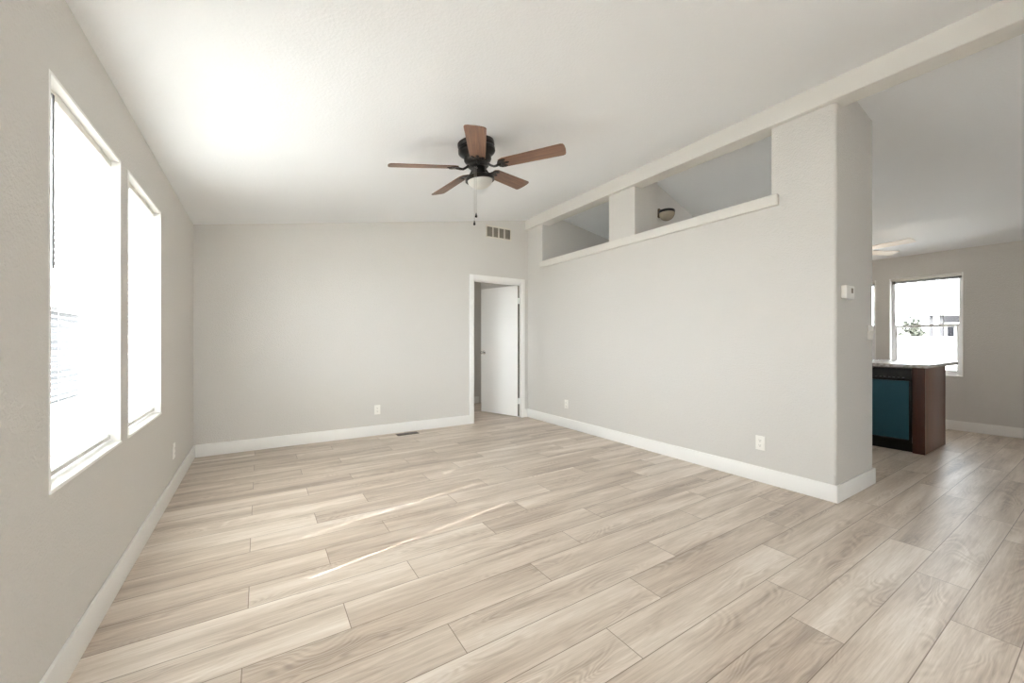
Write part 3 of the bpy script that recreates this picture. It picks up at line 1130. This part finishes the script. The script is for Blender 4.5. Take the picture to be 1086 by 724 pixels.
# unseen awning added along the dining side to dim its windows
o = empty('added_shade_awning', (XF + 0.14, 2.0, 2.42))
tag(o, 'unseen flat white awning added outside the dining wall to cut its daylight', 'awning', kind='thing')
m = MB()
m.box(XF + 0.14, XF + 2.3, -2.5, 6.5, 2.44, 2.50)
local(o, m).build('shade_awning_panel', M['vinyl'], o)
for y in (-2.3, 6.3):
    m = MB()
    m.box(XF + 2.15, XF + 2.23, y - 0.04, y + 0.04, -0.25, 2.44)
    local(o, m).build('shade_awning_post', M['vinyl'], o)

# neighbouring house behind the wall
o = empty('neighbour_house', (15.6, 0.5, -0.25))
tag(o, 'grey neighbouring house with flat eave beyond the garden wall', 'house', kind='thing')
m = MB()
m.box(15.0, 20, -8.0, 2.68, -0.25, 1.83)
local(o, m).build('house_wall', M['house_wall'], o)
m = MB()
m.box(14.3, 20.3, -8.3, 2.90, 1.83, 1.95)
local(o, m).build('roof', M['house_roof'], o)
for i in range(9):
    y = 2.84 - i * 0.16
    m = MB()
    m.box(14.27, 14.30, y - 0.045, y + 0.045, 1.875, 1.905)
    local(o, m).build('rafter_end', M['house_dark'], o)
for y in (2.80, 2.62):
    m = MB()
    m.box(14.4, 14.52, y - 0.03, y + 0.03, -0.25, 1.83)
    local(o, m).build('porch_post', M['house_dark'], o)
m = MB()
m.box(14.93, 15.0, 1.1, 2.60, 0.95, 1.60)
wf = local(o, m).build('window', M['house_glass'], o)
m = MB()
for (a, b, c, d) in ((1.05, 1.1, 0.9, 1.65), (2.6, 2.65, 0.9, 1.65), (1.1, 2.6, 0.9, 0.95), (1.1, 2.6, 1.60, 1.65), (2.44, 2.48, 0.95, 1.60)):
    m.box(14.90, 15.0, a, b, c, d)
local(o, m).build('window_frame', M['house_trim'], wf)


def bush(name, loc, r, hgt, label, n=700, seed=1):
    o = empty(name, loc)
    tag(o, label, 'bush', kind='thing')
    rg = random.Random(seed)
    m = MB()
    for k in range(5):
        a = rg.random() * 6.28
        m.tube([(0, 0, 0), (0.3 * r * math.cos(a), 0.3 * r * math.sin(a), hgt * 0.4), (0.7 * r * math.cos(a), 0.7 * r * math.sin(a), hgt * 0.8)], [0.04, 0.025, 0.008], 6)
    m.build('stem', M['bark'], o)
    m = MB()
    for k in range(n):
        a = rg.random() * 6.28
        b = math.acos(2 * rg.random() - 1)
        q = r * (0.55 + 0.45 * rg.random() ** 0.5) * (1 + 0.25 * math.sin(3 * a + 2 * b))
        c = Vector((q * math.sin(b) * math.cos(a), q * math.sin(b) * math.sin(a), hgt * 0.58 + hgt * 0.42 * math.cos(b) * q / r))
        d1 = Vector((rg.uniform(-1, 1), rg.uniform(-1, 1), rg.uniform(-1, 1))).normalized()
        d2 = d1.cross(Vector((rg.uniform(-1, 1), rg.uniform(-1, 1), rg.uniform(-1, 1)))).normalized()
        s = 0.05 + 0.05 * rg.random()
        m.bm.faces.new([m.bm.verts.new(c + p) for p in (-d1 * s, d2 * s * 0.5, d1 * s, -d2 * s * 0.5)])
    m.build('foliage', M['leaf'], o)
    return o


bush('garden_bush', (13.2, 2.86, -0.25), 0.22, 1.88, 'grey-green bush beyond the garden wall in the dining window', 900, 4)

# overhead cable with its pole
o = empty('utility_cable', (16.0, 0, 3.4))
tag(o, 'thin dark overhead cable crossing the sky in the dining window', 'cable', kind='thing')
m = MB()
pts = []
for i in range(25):
    y = -14 + i * 28 / 24
    pts.append((16.5, y, 3.20 + 0.0040 * (y - 1.0) ** 2))
m.tube(pts, 0.014, 6)
local(o, m).build('cable', M['wire'], o)
for yy in (-14.0, 14.0):
    m = MB()
    m.tube([(16.5, yy, -0.25), (16.5, yy, 4.4)], [0.11, 0.08], 10)
    local(o, m).build('pole', M['bark'], o, smooth=True)

# dark shed beyond the left windows
o = empty('garden_shed', (-4.6, 14.6, -0.25))
tag(o, 'dark grey shed seen between the slats of the window nearest the camera', 'shed', kind='thing')
m = MB()
m.box(-6.0, -4.0, 13.0, 15.2, -0.25, 1.85)
for i in range(12):
    z = -0.2 + i * 0.17
    m.box(-6.02, -3.98, 12.98, 15.22, z, z + 0.012)
local(o, m).build('shed_wall', M['shed'], o)
m = MB()
m.prism([(-6.2, 1.85), (-3.8, 1.85), (-3.8, 1.92), (-5.0, 2.15), (-6.2, 1.92)], 12.8, 15.4, 'y')
local(o, m).build('roof', M['shed_roof'], o)
m = MB()
m.bbox(-5.4, -4.6, 12.94, 13.0, -0.2, 1.65, 0.004)
local(o, m).build('shed_door', M['house_trim'], o, smooth=True)
